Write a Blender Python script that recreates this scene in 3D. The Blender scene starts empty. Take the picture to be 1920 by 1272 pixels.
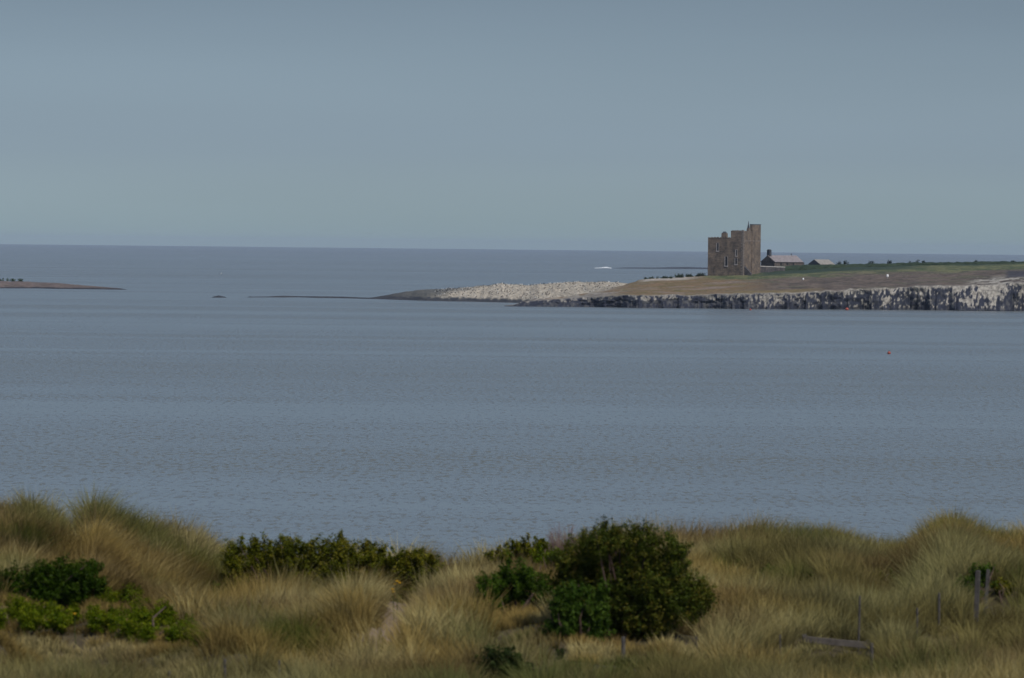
import bpy, bmesh, math, random
import numpy as np
from mathutils import Matrix, Vector
random.seed(7); RNG = np.random.default_rng(7)
R = math.radians
sc = bpy.context.scene
COL = sc.collection

# ------------------------------------------------------------------ camera
F = 10700.0                       # focal length in photograph pixels (1920 wide)
CAMZ = 21.0
HOR = 459.3                       # row of the true level line at the middle column
cam_d = bpy.data.cameras.new('camera'); cam = bpy.data.objects.new('camera', cam_d); COL.objects.link(cam)
cam_d.sensor_width = 36; cam_d.lens = F/1920*36
cam_d.clip_start = 1; cam_d.clip_end = 90000
PITCH = math.atan((636-HOR)/F); ROLL = R(0.61)
CM = Matrix.Translation((0, 0, CAMZ)) @ Matrix.Rotation(R(90)-PITCH, 4, 'X') @ Matrix.Rotation(ROLL, 4, 'Z')
cam.matrix_world = CM
cam_d.dof.use_dof = True; cam_d.dof.focus_distance = 1900; cam_d.dof.aperture_fstop = 4.8
sc.camera = cam

# ------------------------------------------------------------------ sky, sun, exposure
SUN_EL, SUN_AZ = R(50), R(140)    # azimuth clockwise from +Y
w = bpy.data.worlds.new('World'); sc.world = w; w.use_nodes = True
nt = w.node_tree; nt.nodes.clear()
sky = nt.nodes.new('ShaderNodeTexSky'); sky.sky_type = 'NISHITA'; sky.sun_disc = False
sky.sun_elevation = SUN_EL; sky.sun_rotation = SUN_AZ
sky.air_density = 1.0; sky.dust_density = 1.2; sky.ozone_density = 2.0
tc = nt.nodes.new('ShaderNodeTexCoord'); sep = nt.nodes.new('ShaderNodeSeparateXYZ')
nt.links.new(tc.outputs['Generated'], sep.inputs[0])
ramp = nt.nodes.new('ShaderNodeValToRGB')
ramp.color_ramp.elements[0].position = 0.0; ramp.color_ramp.elements[0].color = (.64, .81, 1.0, 1)
ramp.color_ramp.elements[1].position = 1.0; ramp.color_ramp.elements[1].color = (.60, .60, .62, 1)
for p_, c_ in ((.017, (.42, .53, .76)), (.044, (.275, .325, .45)), (.10, (.37, .37, .39)), (.35, (.62, .60, .60))):
    ramp.color_ramp.elements.new(p_).color = (*c_, 1)
nt.links.new(sep.outputs['Z'], ramp.inputs[0])
mul = nt.nodes.new('ShaderNodeMix'); mul.data_type = 'RGBA'; mul.blend_type = 'MULTIPLY'
mul.inputs['Factor'].default_value = 1
cmap = nt.nodes.new('ShaderNodeMapping'); cmap.inputs['Scale'].default_value = (7, 7, 60)
cn = nt.nodes.new('ShaderNodeTexNoise'); cn.inputs['Scale'].default_value = 1; cn.inputs['Detail'].default_value = 3; cn.inputs['Roughness'].default_value = .45
cr = nt.nodes.new('ShaderNodeMapRange'); cr.inputs[1].default_value = .3; cr.inputs[2].default_value = .7; cr.inputs[3].default_value = .975; cr.inputs[4].default_value = 1.025
cv = nt.nodes.new('ShaderNodeVectorMath'); cv.operation = 'SCALE'
nt.links.new(tc.outputs['Generated'], cmap.inputs[0]); nt.links.new(cmap.outputs[0], cn.inputs['Vector']); nt.links.new(cn.outputs['Fac'], cr.inputs[0])
nt.links.new(sky.outputs[0], cv.inputs[0]); nt.links.new(cr.outputs[0], cv.inputs['Scale']); nt.links.new(cv.outputs[0], mul.inputs['A']); nt.links.new(ramp.outputs[0], mul.inputs['B'])
bg = nt.nodes.new('ShaderNodeBackground'); bg.inputs['Strength'].default_value = 0.14
nt.links.new(mul.outputs['Result'], bg.inputs['Color'])
wo = nt.nodes.new('ShaderNodeOutputWorld'); nt.links.new(bg.outputs[0], wo.inputs['Surface'])
sun_d = bpy.data.lights.new('sun', 'SUN'); sun = bpy.data.objects.new('sun', sun_d); COL.objects.link(sun)
sun_d.energy = 2.2; sun_d.angle = R(3); sun_d.color = (1, 0.94, 0.86)
sd = Vector((math.sin(SUN_AZ)*math.cos(SUN_EL), math.cos(SUN_AZ)*math.cos(SUN_EL), math.sin(SUN_EL)))
sun.rotation_euler = sd.to_track_quat('Z', 'Y').to_euler(); sun.location = (0, 0, 200)
sc.view_settings.view_transform = 'Standard'; sc.view_settings.look = 'None'
sc.view_settings.exposure = 0.2; sc.view_settings.gamma = 1
sc.render.engine = 'CYCLES'
sc.cycles.use_denoising = True
sc.cycles.max_bounces = 6; sc.cycles.volume_bounces = 0; sc.cycles.transparent_max_bounces = 8
sc.cycles.caustics_reflective = False; sc.cycles.caustics_refractive = False
sc.cycles.sample_clamp_indirect = 4

# ------------------------------------------------------------------ helpers
M3 = CM.to_3x3()
def ray(px, py):
    return M3 @ Vector(((px-960)/F, (636-py)/F, -1))
def at(px, py, Y):
    d = ray(px, py); t = Y/d.y
    return Vector((d.x*t, Y, CAMZ+d.z*t))
def water_hit(px, py):
    d = ray(px, py); t = -CAMZ/d.z
    return Vector((d.x*t, d.y*t, 0))
A3 = np.array(M3)
def np_at(px, py, Y):
    px, py, Y = np.broadcast_arrays(np.asarray(px, float), np.asarray(py, float), np.asarray(Y, float))
    l = np.stack([(px-960)/F, (636-py)/F, -np.ones_like(px)], -1)
    d = l @ A3.T
    t = Y/d[..., 1]
    return d[..., 0]*t, Y, CAMZ+d[..., 2]*t
def np_water(px, py):
    l = np.stack([(np.asarray(px, float)-960)/F, (636-np.asarray(py, float))/F, -np.ones(np.shape(px))], -1)
    d = l @ A3.T; t = -CAMZ/d[..., 2]
    return d[..., 1]*t
def hash2(i, j, s):
    i = (i.astype(np.int64) & 0xffffffff).astype(np.uint64); j = (j.astype(np.int64) & 0xffffffff).astype(np.uint64)
    h = (i*np.uint64(374761393) + j*np.uint64(668265263) + np.uint64(s*2246822519 % (2**32))) & np.uint64(0xffffffff)
    h = ((h ^ (h >> np.uint64(13)))*np.uint64(1274126177)) & np.uint64(0xffffffff)
    h = ((h ^ (h >> np.uint64(16)))*np.uint64(2654435761)) & np.uint64(0xffffffff)
    h = h ^ (h >> np.uint64(15))
    return h.astype(float)/4294967295.0
def vnoise(x, y, s=0):
    x, y = np.broadcast_arrays(np.asarray(x, float), np.asarray(y, float))
    i = np.floor(x); j = np.floor(y); fx = x-i; fy = y-j
    fx = fx*fx*(3-2*fx); fy = fy*fy*(3-2*fy)
    a = hash2(i, j, s); b = hash2(i+1, j, s); c = hash2(i, j+1, s); d = hash2(i+1, j+1, s)
    return a*(1-fx)*(1-fy)+b*fx*(1-fy)+c*(1-fx)*fy+d*fx*fy
def fbm(x, y, s=0, o=4):
    v = 0; a = 0.5; t = 0
    for k in range(o):
        v = v+a*vnoise(np.asarray(x)*2**k+17.3*k, np.asarray(y)*2**k+9.1*k, s+k); t += a; a *= .5
    return v/t
def sm(a, b, x):
    t = np.clip((np.asarray(x, float)-a)/(b-a), 0, 1); return t*t*(3-2*t)
def tab(pts, x):
    return np.interp(x, [p[0] for p in pts], [p[1] for p in pts])
def mixc(c1, c2, t):
    t = np.asarray(t)[..., None]; return np.asarray(c1)*(1-t)+np.asarray(c2)*t
def srgb(r, g, b):
    f = lambda c: ((c/255+.055)/1.055)**2.4 if c > 10 else c/255/12.92
    return (f(r), f(g), f(b))

def mesh_np(name, V, faces, mat, parent=None, colors=None, smooth=False):
    V = np.ascontiguousarray(V, dtype=np.float32); faces = np.ascontiguousarray(faces, dtype=np.int32)
    me = bpy.data.meshes.new(name); n, k = faces.shape
    me.vertices.add(len(V)); me.vertices.foreach_set('co', V.ravel())
    me.loops.add(n*k); me.loops.foreach_set('vertex_index', faces.ravel())
    me.polygons.add(n); me.polygons.foreach_set('loop_start', np.arange(0, n*k, k, dtype=np.int32))
    if smooth: me.polygons.foreach_set('use_smooth', np.ones(n, dtype=bool))
    me.update(calc_edges=True)
    if colors is not None:
        ca = me.color_attributes.new('Col', 'FLOAT_COLOR', 'POINT')
        c = np.ones((len(V), 4), dtype=np.float32); c[:, :3] = colors
        ca.data.foreach_set('color', c.ravel())
    me.materials.append(mat)
    o = bpy.data.objects.new(name, me); COL.objects.link(o)
    if parent: o.parent = parent
    return o
def grid_faces(nr, nc):
    i = np.arange(nr-1)[:, None]*nc+np.arange(nc-1)[None, :]
    return np.stack([i, i+1, i+nc+1, i+nc], -1).reshape(-1, 4)
def tag(o, label=None, cat=None, group=None, kind=None):
    if label: o['label'] = label
    if cat: o['category'] = cat
    if group: o['group'] = group
    if kind: o['kind'] = kind
    return o
def empty(name, loc, rz=0):
    o = bpy.data.objects.new(name, None); COL.objects.link(o); o.location = loc; o.rotation_euler = (0, 0, rz); return o
class MB:
    """collects boxes, prisms and tubes into one mesh"""
    def __init__(s): s.bm = bmesh.new()
    def box(s, x0, x1, y0, y1, z0, z1, taper=0, j=0):
        v = []
        for z, t in ((z0, 0), (z1, taper)):
            for x, y in ((x0+t, y0+t), (x1-t, y0+t), (x1-t, y1-t), (x0+t, y1-t)):
                v.append(s.bm.verts.new((x+random.uniform(-j, j), y+random.uniform(-j, j), z+random.uniform(-j, j))))
        for f in ((3, 2, 1, 0), (4, 5, 6, 7), (0, 1, 5, 4), (1, 2, 6, 5), (2, 3, 7, 6), (3, 0, 4, 7)):
            s.bm.faces.new([v[k] for k in f])
        return s
    def prism(s, pts, off):
        a = [s.bm.verts.new(p) for p in pts]; b = [s.bm.verts.new(Vector(p)+Vector(off)) for p in pts]
        s.bm.faces.new(a); s.bm.faces.new(b[::-1]); n = len(a)
        for i in range(n): s.bm.faces.new((a[i], b[i], b[(i+1) % n], a[(i+1) % n]))
        return s
    def tube(s, path, rad, n=8, cap=True):
        rings = []
        for i, p in enumerate(path):
            p = Vector(p); d = (Vector(path[min(i+1, len(path)-1)])-Vector(path[max(i-1, 0)])).normalized()
            u = d.orthogonal().normalized(); v = d.cross(u); r = rad[i] if isinstance(rad, (list, tuple)) else rad
            rings.append([s.bm.verts.new(p+(u*math.cos(a)+v*math.sin(a))*r) for a in [2*math.pi*k/n for k in range(n)]])
        for i in range(len(rings)-1):
            for k in range(n): s.bm.faces.new((rings[i][k], rings[i][(k+1) % n], rings[i+1][(k+1) % n], rings[i+1][k]))
        if cap: s.bm.faces.new(rings[0][::-1]); s.bm.faces.new(rings[-1])
        return s
    def build(s, name, mat, parent=None, smooth=False, bevel=0):
        bmesh.ops.recalc_face_normals(s.bm, faces=s.bm.faces)
        if bevel: bmesh.ops.bevel(s.bm, geom=list(s.bm.edges), offset=bevel, segments=1, affect='EDGES')
        me = bpy.data.meshes.new(name); s.bm.to_mesh(me); s.bm.free()
        if smooth:
            for p in me.polygons: p.use_smooth = True
        me.materials.append(mat); o = bpy.data.objects.new(name, me); COL.objects.link(o)
        if parent: o.parent = parent
        return o

# ------------------------------------------------------------------ materials
def new_mat(name):
    m = bpy.data.materials.new(name); m.use_nodes = True
    n = m.node_tree; b = n.nodes['Principled BSDF']; return m, n, b
def simple(name, col, rough=.8, noise=.25, scale=4, bump=.3, dist=.05):
    m, n, b = new_mat(name)
    t = n.nodes.new('ShaderNodeTexCoord'); nz = n.nodes.new('ShaderNodeTexNoise'); nz.inputs['Scale'].default_value = scale; nz.inputs['Detail'].default_value = 6
    n.links.new(t.outputs['Object'], nz.inputs['Vector'])
    r = n.nodes.new('ShaderNodeValToRGB')
    r.color_ramp.elements[0].position = .3; r.color_ramp.elements[0].color = (*[c*(1-noise) for c in col], 1)
    r.color_ramp.elements[1].position = .7; r.color_ramp.elements[1].color = (*[min(1, c*(1+noise)) for c in col], 1)
    n.links.new(nz.outputs['Fac'], r.inputs[0]); n.links.new(r.outputs[0], b.inputs['Base Color'])
    b.inputs['Roughness'].default_value = rough; b.inputs['Specular IOR Level'].default_value = .25
    bp = n.nodes.new('ShaderNodeBump'); bp.inputs['Strength'].default_value = bump; bp.inputs['Distance'].default_value = dist
    n.links.new(nz.outputs['Fac'], bp.inputs['Height']); n.links.new(bp.outputs[0], b.inputs['Normal'])
    return m
def attr_mat(name, rough=.9, scale=1.5, vary=.35, bump=.5, dist=.3, spec=.2):
    m, n, b = new_mat(name)
    a = n.nodes.new('ShaderNodeVertexColor'); a.layer_name = 'Col'
    t = n.nodes.new('ShaderNodeTexCoord'); nz = n.nodes.new('ShaderNodeTexNoise'); nz.inputs['Scale'].default_value = scale; nz.inputs['Detail'].default_value = 8
    n.links.new(t.outputs['Object'], nz.inputs['Vector'])
    mr = n.nodes.new('ShaderNodeMapRange'); mr.inputs[1].default_value = .3; mr.inputs[2].default_value = .7
    mr.inputs[3].default_value = 1-vary; mr.inputs[4].default_value = 1+vary
    n.links.new(nz.outputs['Fac'], mr.inputs[0])
    mx = n.nodes.new('ShaderNodeVectorMath'); mx.operation = 'SCALE'
    n.links.new(a.outputs['Color'], mx.inputs[0]); n.links.new(mr.outputs[0], mx.inputs['Scale'])
    n.links.new(mx.outputs[0], b.inputs['Base Color'])
    b.inputs['Roughness'].default_value = rough; b.inputs['Specular IOR Level'].default_value = spec
    if bump:
        bp = n.nodes.new('ShaderNodeBump'); bp.inputs['Strength'].default_value = bump; bp.inputs['Distance'].default_value = dist
        n.links.new(nz.outputs['Fac'], bp.inputs['Height']); n.links.new(bp.outputs[0], b.inputs['Normal'])
    return m
def leaf_mat(name, trans=.3, gloss=.0):
    m = bpy.data.materials.new(name); m.use_nodes = True; n = m.node_tree; n.nodes.clear()
    a = n.nodes.new('ShaderNodeVertexColor'); a.layer_name = 'Col'
    d = n.nodes.new('ShaderNodeBsdfDiffuse'); t = n.nodes.new('ShaderNodeBsdfTranslucent'); x = n.nodes.new('ShaderNodeMixShader'); x.inputs[0].default_value = trans
    o = n.nodes.new('ShaderNodeOutputMaterial')
    n.links.new(a.outputs[0], d.inputs[0]); n.links.new(a.outputs[0], t.inputs[0])
    n.links.new(d.outputs[0], x.inputs[1]); n.links.new(t.outputs[0], x.inputs[2])
    if gloss:
        g = n.nodes.new('ShaderNodeBsdfGlossy'); g.inputs['Roughness'].default_value = .45; g.inputs[0].default_value = (.5, .5, .5, 1)
        y = n.nodes.new('ShaderNodeMixShader'); y.inputs[0].default_value = gloss
        n.links.new(x.outputs[0], y.inputs[1]); n.links.new(g.outputs[0], y.inputs[2]); n.links.new(y.outputs[0], o.inputs[0])
    else: n.links.new(x.outputs[0], o.inputs[0])
    return m
def masonry(name, c1, c2, mortar, sx=.62, sy=.30):
    m, n, b = new_mat(name)
    t = n.nodes.new('ShaderNodeTexCoord'); s = n.nodes.new('ShaderNodeSeparateXYZ'); ad = n.nodes.new('ShaderNodeMath'); ad.operation = 'ADD'
    n.links.new(t.outputs['Object'], s.inputs[0]); n.links.new(s.outputs[0], ad.inputs[0]); n.links.new(s.outputs[1], ad.inputs[1])
    cb = n.nodes.new('ShaderNodeCombineXYZ'); n.links.new(ad.outputs[0], cb.inputs[0]); n.links.new(s.outputs[2], cb.inputs[1])
    br = n.nodes.new('ShaderNodeTexBrick'); br.inputs['Scale'].default_value = 1
    br.inputs['Brick Width'].default_value = sx; br.inputs['Row Height'].default_value = sy; br.inputs['Mortar Size'].default_value = .02
    br.inputs['Color1'].default_value = (*c1, 1); br.inputs['Color2'].default_value = (*c2, 1); br.inputs['Mortar'].default_value = (*mortar, 1)
    n.links.new(cb.outputs[0], br.inputs[0])
    nz = n.nodes.new('ShaderNodeTexNoise'); nz.inputs['Scale'].default_value = .45; nz.inputs['Detail'].default_value = 9; nz.inputs['Roughness'].default_value = .75
    n.links.new(t.outputs['Object'], nz.inputs['Vector'])
    r = n.nodes.new('ShaderNodeValToRGB'); r.color_ramp.elements[0].position = .35; r.color_ramp.elements[0].color = (.50, .52, .54, 1)
    r.color_ramp.elements[1].position = .68; r.color_ramp.elements[1].color = (1.55, 1.40, 1.2, 1)
    n.links.new(nz.outputs['Fac'], r.inputs[0])
    mx = n.nodes.new('ShaderNodeMix'); mx.data_type = 'RGBA'; mx.blend_type = 'MULTIPLY'; mx.inputs['Factor'].default_value = 1
    n.links.new(br.outputs['Color'], mx.inputs['A']); n.links.new(r.outputs[0], mx.inputs['B']); n.links.new(mx.outputs['Result'], b.inputs['Base Color'])
    b.inputs['Roughness'].default_value = .92; b.inputs['Specular IOR Level'].default_value = .15
    bp = n.nodes.new('ShaderNodeBump'); bp.inputs['Strength'].default_value = .8; bp.inputs['Distance'].default_value = .12
    n.links.new(nz.outputs['Fac'], bp.inputs['Height']); n.links.new(bp.outputs[0], b.inputs['Normal'])
    return m

def sea_mat():
    m, n, b = new_mat('sea_water')
    t = n.nodes.new('ShaderNodeTexCoord')
    def noise(sx, sy, detail, rough=.6, dist=0, off=0):
        mp = n.nodes.new('ShaderNodeMapping'); mp.inputs['Scale'].default_value = (sx, sy, 1); mp.inputs['Rotation'].default_value = (0, 0, R(4))
        mp.inputs['Location'].default_value = (off, off*.7, 0)
        z = n.nodes.new('ShaderNodeTexNoise'); z.inputs['Scale'].default_value = 1; z.inputs['Detail'].default_value = detail
        z.inputs['Roughness'].default_value = rough; z.inputs['Distortion'].default_value = dist
        n.links.new(t.outputs['Object'], mp.inputs[0]); n.links.new(mp.outputs[0], z.inputs['Vector']); return z.outputs['Fac']
    def math_(op, a, bb):
        x = n.nodes.new('ShaderNodeMath'); x.operation = op
        for k, v in enumerate((a, bb)):
            if isinstance(v, (int, float)): x.inputs[k].default_value = v
            else: n.links.new(v, x.inputs[k])
        return x.outputs[0]
    swell = noise(.16, .11, 3, .5, .4)
    chop = noise(.95, .60, 4, .7, .4, 31)
    h = math_('ADD', math_('MULTIPLY', swell, 1.3), math_('MULTIPLY', chop, .9))
    bands = noise(.0011, .0085, 5, .6, .6, 7)       # wind lanes and slicks
    r = n.nodes.new('ShaderNodeMapRange'); r.inputs[1].default_value = .40; r.inputs[2].default_value = .60
    r.inputs[3].default_value = .04; r.inputs[4].default_value = .48
    n.links.new(bands, r.inputs[0])
    bp = n.nodes.new('ShaderNodeBump'); bp.inputs['Distance'].default_value = 1.0
    n.links.new(h, bp.inputs['Height']); n.links.new(r.outputs[0], bp.inputs['Strength']); 
    fac0 = noise(1.5, .30, 5, .70, .3, 57)
    gust = noise(.012, .022, 4, .65, .5, 91)
    fac = math_('ADD', fac0, math_('MULTIPLY', math_('SUBTRACT', math_('ADD', gust, bands), 1.0), .14))           # steep faces of the waves that run in to the shore
    fr = n.nodes.new('ShaderNodeMapRange'); fr.interpolation_type = 'SMOOTHSTEP'
    fr.inputs[1].default_value = .50; fr.inputs[2].default_value = .70; fr.inputs[3].default_value = 0; fr.inputs[4].default_value = .78
    n.links.new(fac, fr.inputs[0])
    cb = n.nodes.new('ShaderNodeCombineXYZ'); n.links.new(math_('MULTIPLY', fr.outputs[0], math_('MULTIPLY', math_('ADD', r.outputs[0], .22), -1.9)), cb.inputs[1])
    va = n.nodes.new('ShaderNodeVectorMath'); va.operation = 'ADD'; n.links.new(bp.outputs[0], va.inputs[0]); n.links.new(cb.outputs[0], va.inputs[1])
    vn = n.nodes.new('ShaderNodeVectorMath'); vn.operation = 'NORMALIZE'; n.links.new(va.outputs[0], vn.inputs[0]); n.links.new(vn.outputs[0], b.inputs['Normal'])
    b.inputs['Base Color'].default_value = (.128, .145, .142, 1); b.inputs['Roughness'].default_value = .22; b.inputs['IOR'].default_value = 1.33
    return m

M = dict(
    sea=sea_mat(),
    rock=attr_mat('island_rock', .9, .8, .3, .6, .5),
    dune=attr_mat('dune_sand', .95, 6, .25, .4, .05),
    grass=leaf_mat('marram_blade', .3), leaf=leaf_mat('leaf', .22, .004),
    tower=masonry('tower_masonry', (.21, .175, .148), (.148, .127, .113), (.13, .118, .108)),
    quoin=simple('dressed_stone', (.215, .185, .165), .9, .35, 1.2, .3),
    pale=simple('pale_dressed_stone', (.36, .33, .32), .9, .2, 2, .3),
    void=simple('dark_opening', (.02, .022, .026), .4, .2, 1, 0),
    chapel=masonry('chapel_masonry', (.16, .14, .13), (.11, .10, .10), (.10, .095, .09)),
    slate=simple('pink_grey_roof_slabs', (.245, .22, .22), .8, .2, 1.2, .3),
    beige=simple('beige_roof_slabs', (.27, .255, .225), .8, .2, 1.2, .3),
    lead=simple('dark_lead', (.07, .075, .085), .6, .2, 2, .1),
    boundary=masonry('boundary_masonry', (.11, .11, .12), (.08, .08, .09), (.07, .07, .08), .4, .2),
    coping=simple('pale_coping', (.42, .40, .37), .9, .2, 2, .2),
    white=simple('white_paint', (.82, .82, .80), .6, .05, 3, .05),
    red=simple('orange_red_plastic', (.36, .085, .06), .5, .1, 3, .05),
    dark=simple('dark_metal', (.05, .05, .055), .6, .2, 3, .1),
    wood=simple('weathered_post_wood', (.075, .068, .062), .9, .4, 9, .6, .02),
    plank=simple('weathered_plank_wood', (.115, .10, .085), .9, .3, 7, .6, .02),
    twig=simple('brown_bark', (.09, .06, .045), .95, .3, 9, .4, .01),
    deadtwig=simple('reddish_dead_twigs', (.17, .11, .10), .95, .3, 9, .2, .01),
    foam=simple('white_foam', (.8, .83, .85), .9, .1, .5, .3),
)

# ------------------------------------------------------------------ sea
xs = np.array([-24000, -6000, -1500, -400, 0, 400, 1500, 6000, 24000.])
ys = np.array([-1500, -200, 170, 600, 1500, 3500, 8000, 16000, 25000.])
X, Y = np.meshgrid(xs, ys)
tag(mesh_np('sea', np.stack([X, Y, 0*X], -1).reshape(-1, 3), grid_faces(len(ys), len(xs)), M['sea']), kind='structure')

# ------------------------------------------------------------------ dune ground
CREST = [(-900, 985), (-200, 975), (0, 972), (60, 975), (135, 1018), (180, 978), (260, 1018), (340, 1032), (400, 1055), (480, 1080), (600, 1085), (700, 1082),
         (820, 1082), (900, 1092), (1000, 1082), (1100, 1060), (1290, 1048), (1400, 1038), (1550, 1044), (1650, 1062), (1700, 1055), (1740, 1030), (1800, 1020),
         (1850, 1046), (1920, 1052), (2200, 1040), (2900, 1050)]
def hump(x, Y):
    a = vnoise(x*.42, Y*.30, 12); b = vnoise(x*1.1+3, Y*.8, 13)
    return (a*a-.33)*.75+(b-.5)*.22
def gz(x, Y):
    """height of the dunes"""
    x = np.asarray(x, float); Y = np.asarray(Y, float); x, Y = np.broadcast_arrays(x, Y)
    px = 960+x/np.maximum(Y, 60)*F
    yc = 128-7*sm(430, 150, px)
    _, _, zc = np_at(px, tab(CREST, px), yc)
    z0 = 13.62+.25*vnoise(x*.1, 0, 3)
    t = np.clip((Y-90)/(yc-90), 0, 1)
    z = z0+(zc-z0)*t**1.5
    hum = (fbm(x*.16+5, Y*.11, 11, 3)-.5)*1.5+hump(x, Y)
    z = z+hum*sm(0, .2, t)*(1-.75*sm(.7, 1, t))-.30*np.exp(-((Y-111)/7)**2)*sm(-8, -3, x)
    for (mx, my, ax, ay, am) in ((665, 117, 1.15, 1.6, .42), (1420, 119, 1.8, 2, .25), (560, 108, 1.2, 1.8, .25), (500, 117, 1.0, 2.2, .30), (760, 117.5, .5, 1.5, .15), (1130, 101, 1.5, 2, .2)):
        z = z+am*np.exp(-((x-(mx-960)/F*my)/ax)**2-((Y-my)/ay)**2)
    z = np.where(Y < 90, z0+hum*0, z)
    z = z+np.where(Y < 62, 5.2*(1-np.clip(Y, -40, 62)/62)**2, 0)
    back = np.clip((Y-yc-2)/55, 0, 1)
    z = z-(z+1.5)*(back**.8)*(Y > yc+2)
    side = sm(70, 110, np.abs(x))
    return z*(1-side)-3*side
def ground_hit(px, py):
    for Yk in np.arange(84, 140, .1):
        p = at(px, py, Yk)
        if p.z <= float(gz(p.x, Yk)): return p
    return at(px, py, 126)
PATH = [ground_hit(*p) for p in ((690, 1222), (722, 1200), (738, 1175), (748, 1150), (762, 1125), (772, 1105), (780, 1085))]
def path_dist(x, Y):
    d = np.full(np.shape(x), 1e9)
    for a, b in zip(PATH[:-1], PATH[1:]):
        ax, ay, bx, by = a.x, a.y, b.x, b.y; L = (bx-ax)**2+(by-ay)**2+1e-9
        t = np.clip(((x-ax)*(bx-ax)+(Y-ay)*(by-ay))/L, 0, 1)
        d = np.minimum(d, np.hypot(x-ax-t*(bx-ax), Y-ay-t*(by-ay)))
    return d
xs = np.concatenate([np.linspace(-120, -17, 30), np.arange(-16.8, 16.9, .2), np.linspace(17, 120, 30)])
ys = np.concatenate([np.linspace(-60, 78, 40), np.arange(79, 136, .25), np.linspace(136.5, 200, 40)])
X, Y = np.meshgrid(xs, ys); Z = gz(X, Y)
pd = path_dist(X, Y)
Z = Z-.10*np.exp(-(pd/.4)**2)
n1 = fbm(X*.8, Y*.8, 21)
c = mixc((.05, .042, .02), (.09, .07, .04), n1)
c = mixc(c, (.20, .15, .115), 1-sm(.22, .50, pd+.25*(n1-.5)))
c = mixc(c, (.30, .24, .18), sm(140, 150, Y))
tag(mesh_np('ground', np.stack([X, Y, Z], -1).reshape(-1, 3), grid_faces(len(ys), len(xs)), M['dune'], colors=c.reshape(-1, 3), smooth=True), kind='structure')

# ------------------------------------------------------------------ the island
HPX = lambda px: HOR+(px-960)*math.tan(ROLL)       # the level line at a column
def band_mesh(name, pxs, rows, colfn, mat, jitter=None, smooth=False):
    """rows: list of (D, Z) arrays along pxs"""
    P = []
    for D, Zr in rows:
        x = (pxs-960)/F*D
        P.append(np.stack([x, D, Zr], -1))
    P = np.array(P)
    if jitter is not None: P = jitter(P)
    C = colfn(P)
    return mesh_np(name, P.reshape(-1, 3), grid_faces(len(rows), len(pxs)), mat, colors=C.reshape(-1, 3), smooth=smooth)
def zof(px, py, D): return np_at(px, py, D)[2]

WATER_F = [(940, 574.5), (960, 575), (1100, 576), (1200, 578), (1300, 578.5), (1400, 580), (1500, 580.5), (1700, 581.5), (1900, 583.5), (2900, 594)]
CLIFF_F = [(940, 575), (962, 573), (975, 567), (1000, 564), (1050, 561), (1100, 557.5), (1160, 554.5), (1250, 554), (1320, 553), (1400, 551.5), (1450, 550), (1500, 549.5),
           (1560, 546), (1600, 543), (1700, 541), (1720, 537.5), (1800, 537), (1850, 537), (1880, 533), (1920, 529), (2300, 520), (2900, 530)]
CREST_F = [(940, 575), (962, 572.5), (1000, 562.5), (1050, 558), (1100, 551), (1130, 545), (1160, 537), (1180, 531), (1200, 525), (1220, 522.5), (1260, 521), (1300, 518.5), (1330, 516), (1400, 512),
           (1450, 507.5), (1500, 505), (1600, 500), (1700, 497), (1800, 495), (1920, 493), (2300, 490), (2900, 500)]
NC = 1500
pxs = np.linspace(945, 2500, NC)
Dw = np_water(pxs, tab(WATER_F, pxs))
xm = pxs*.18                                         # metres along the shore
colm = (vnoise(np.floor(xm/1.3)*1.3*7.7, 0, 41)-.5)*2.6+(vnoise(xm*.12, 0, 42)-.5)*10+(vnoise(xm*.5, 0, 43)-.5)*4
headw = sm(950, 1010, pxs)
Dw2 = Dw+(colm+4)*headw*sm(945, 1150, pxs)
depth = tab([(940, 12), (1000, 14), (1100, 60), (1200, 120), (1330, 125), (1500, 150), (2500, 180)], pxs)
zc_top = np.maximum(zof(pxs, tab(CLIFF_F, pxs), Dw+7), .15)
zc_s = zc_top+0; zc_top = zc_top*(1+.10*(vnoise(xm*.6, 1, 44)-.5)*headw)
Dk = Dw+7+depth
zk = zof(pxs, tab(CREST_F, pxs), Dk)
rows = [(Dw2-1.0, -1.2+0*pxs), (Dw2-.3, -.2+0*pxs)]; info = [('c', 0), ('c', 0)]
NF = 26
for k in range(NF+1):
    s = k/NF
    z = zc_top*s
    led = (vnoise(xm*.35, s*5, 45)-.5)*2.6+(vnoise(xm*1.2, s*9, 46)-.5)*1.4
    fan = sm(1780, 1800, pxs)*(1-sm(1893, 1900, pxs))*14          # broken, gentler rocks
    fan2 = sm(1100, 1000, pxs)*4
    rows.append((Dw2*(1-s)**1+(Dw+7)*s+(led*s*(1-s)*4*.55)*headw-(fan+fan2)*(1-s)**1.2*.6, z)); info.append(('c', s))
NS = 60
for k in range(1, NS+1):
    s = k/NS; D = Dw+7+depth*s
    zc_ = zc_s+(zc_top-zc_s)*max(0, 1-s*14); z = zc_+(zk-zc_)*(s**.92)
    z = z+(fbm(xm*.06, D*.07, 47)-.5)*1.8*math.sin(math.pi*s)+(vnoise(xm*.3, D*.4, 48)-.5)*.3
    rows.append((D, z)); info.append(('s', s))
for k in range(1, 9):
    s = k/8; rows.append((Dk+150*s, zk*(1-s**2)-2.5*s+.3*math.sin(3*s))); info.append(('b', s))
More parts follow.
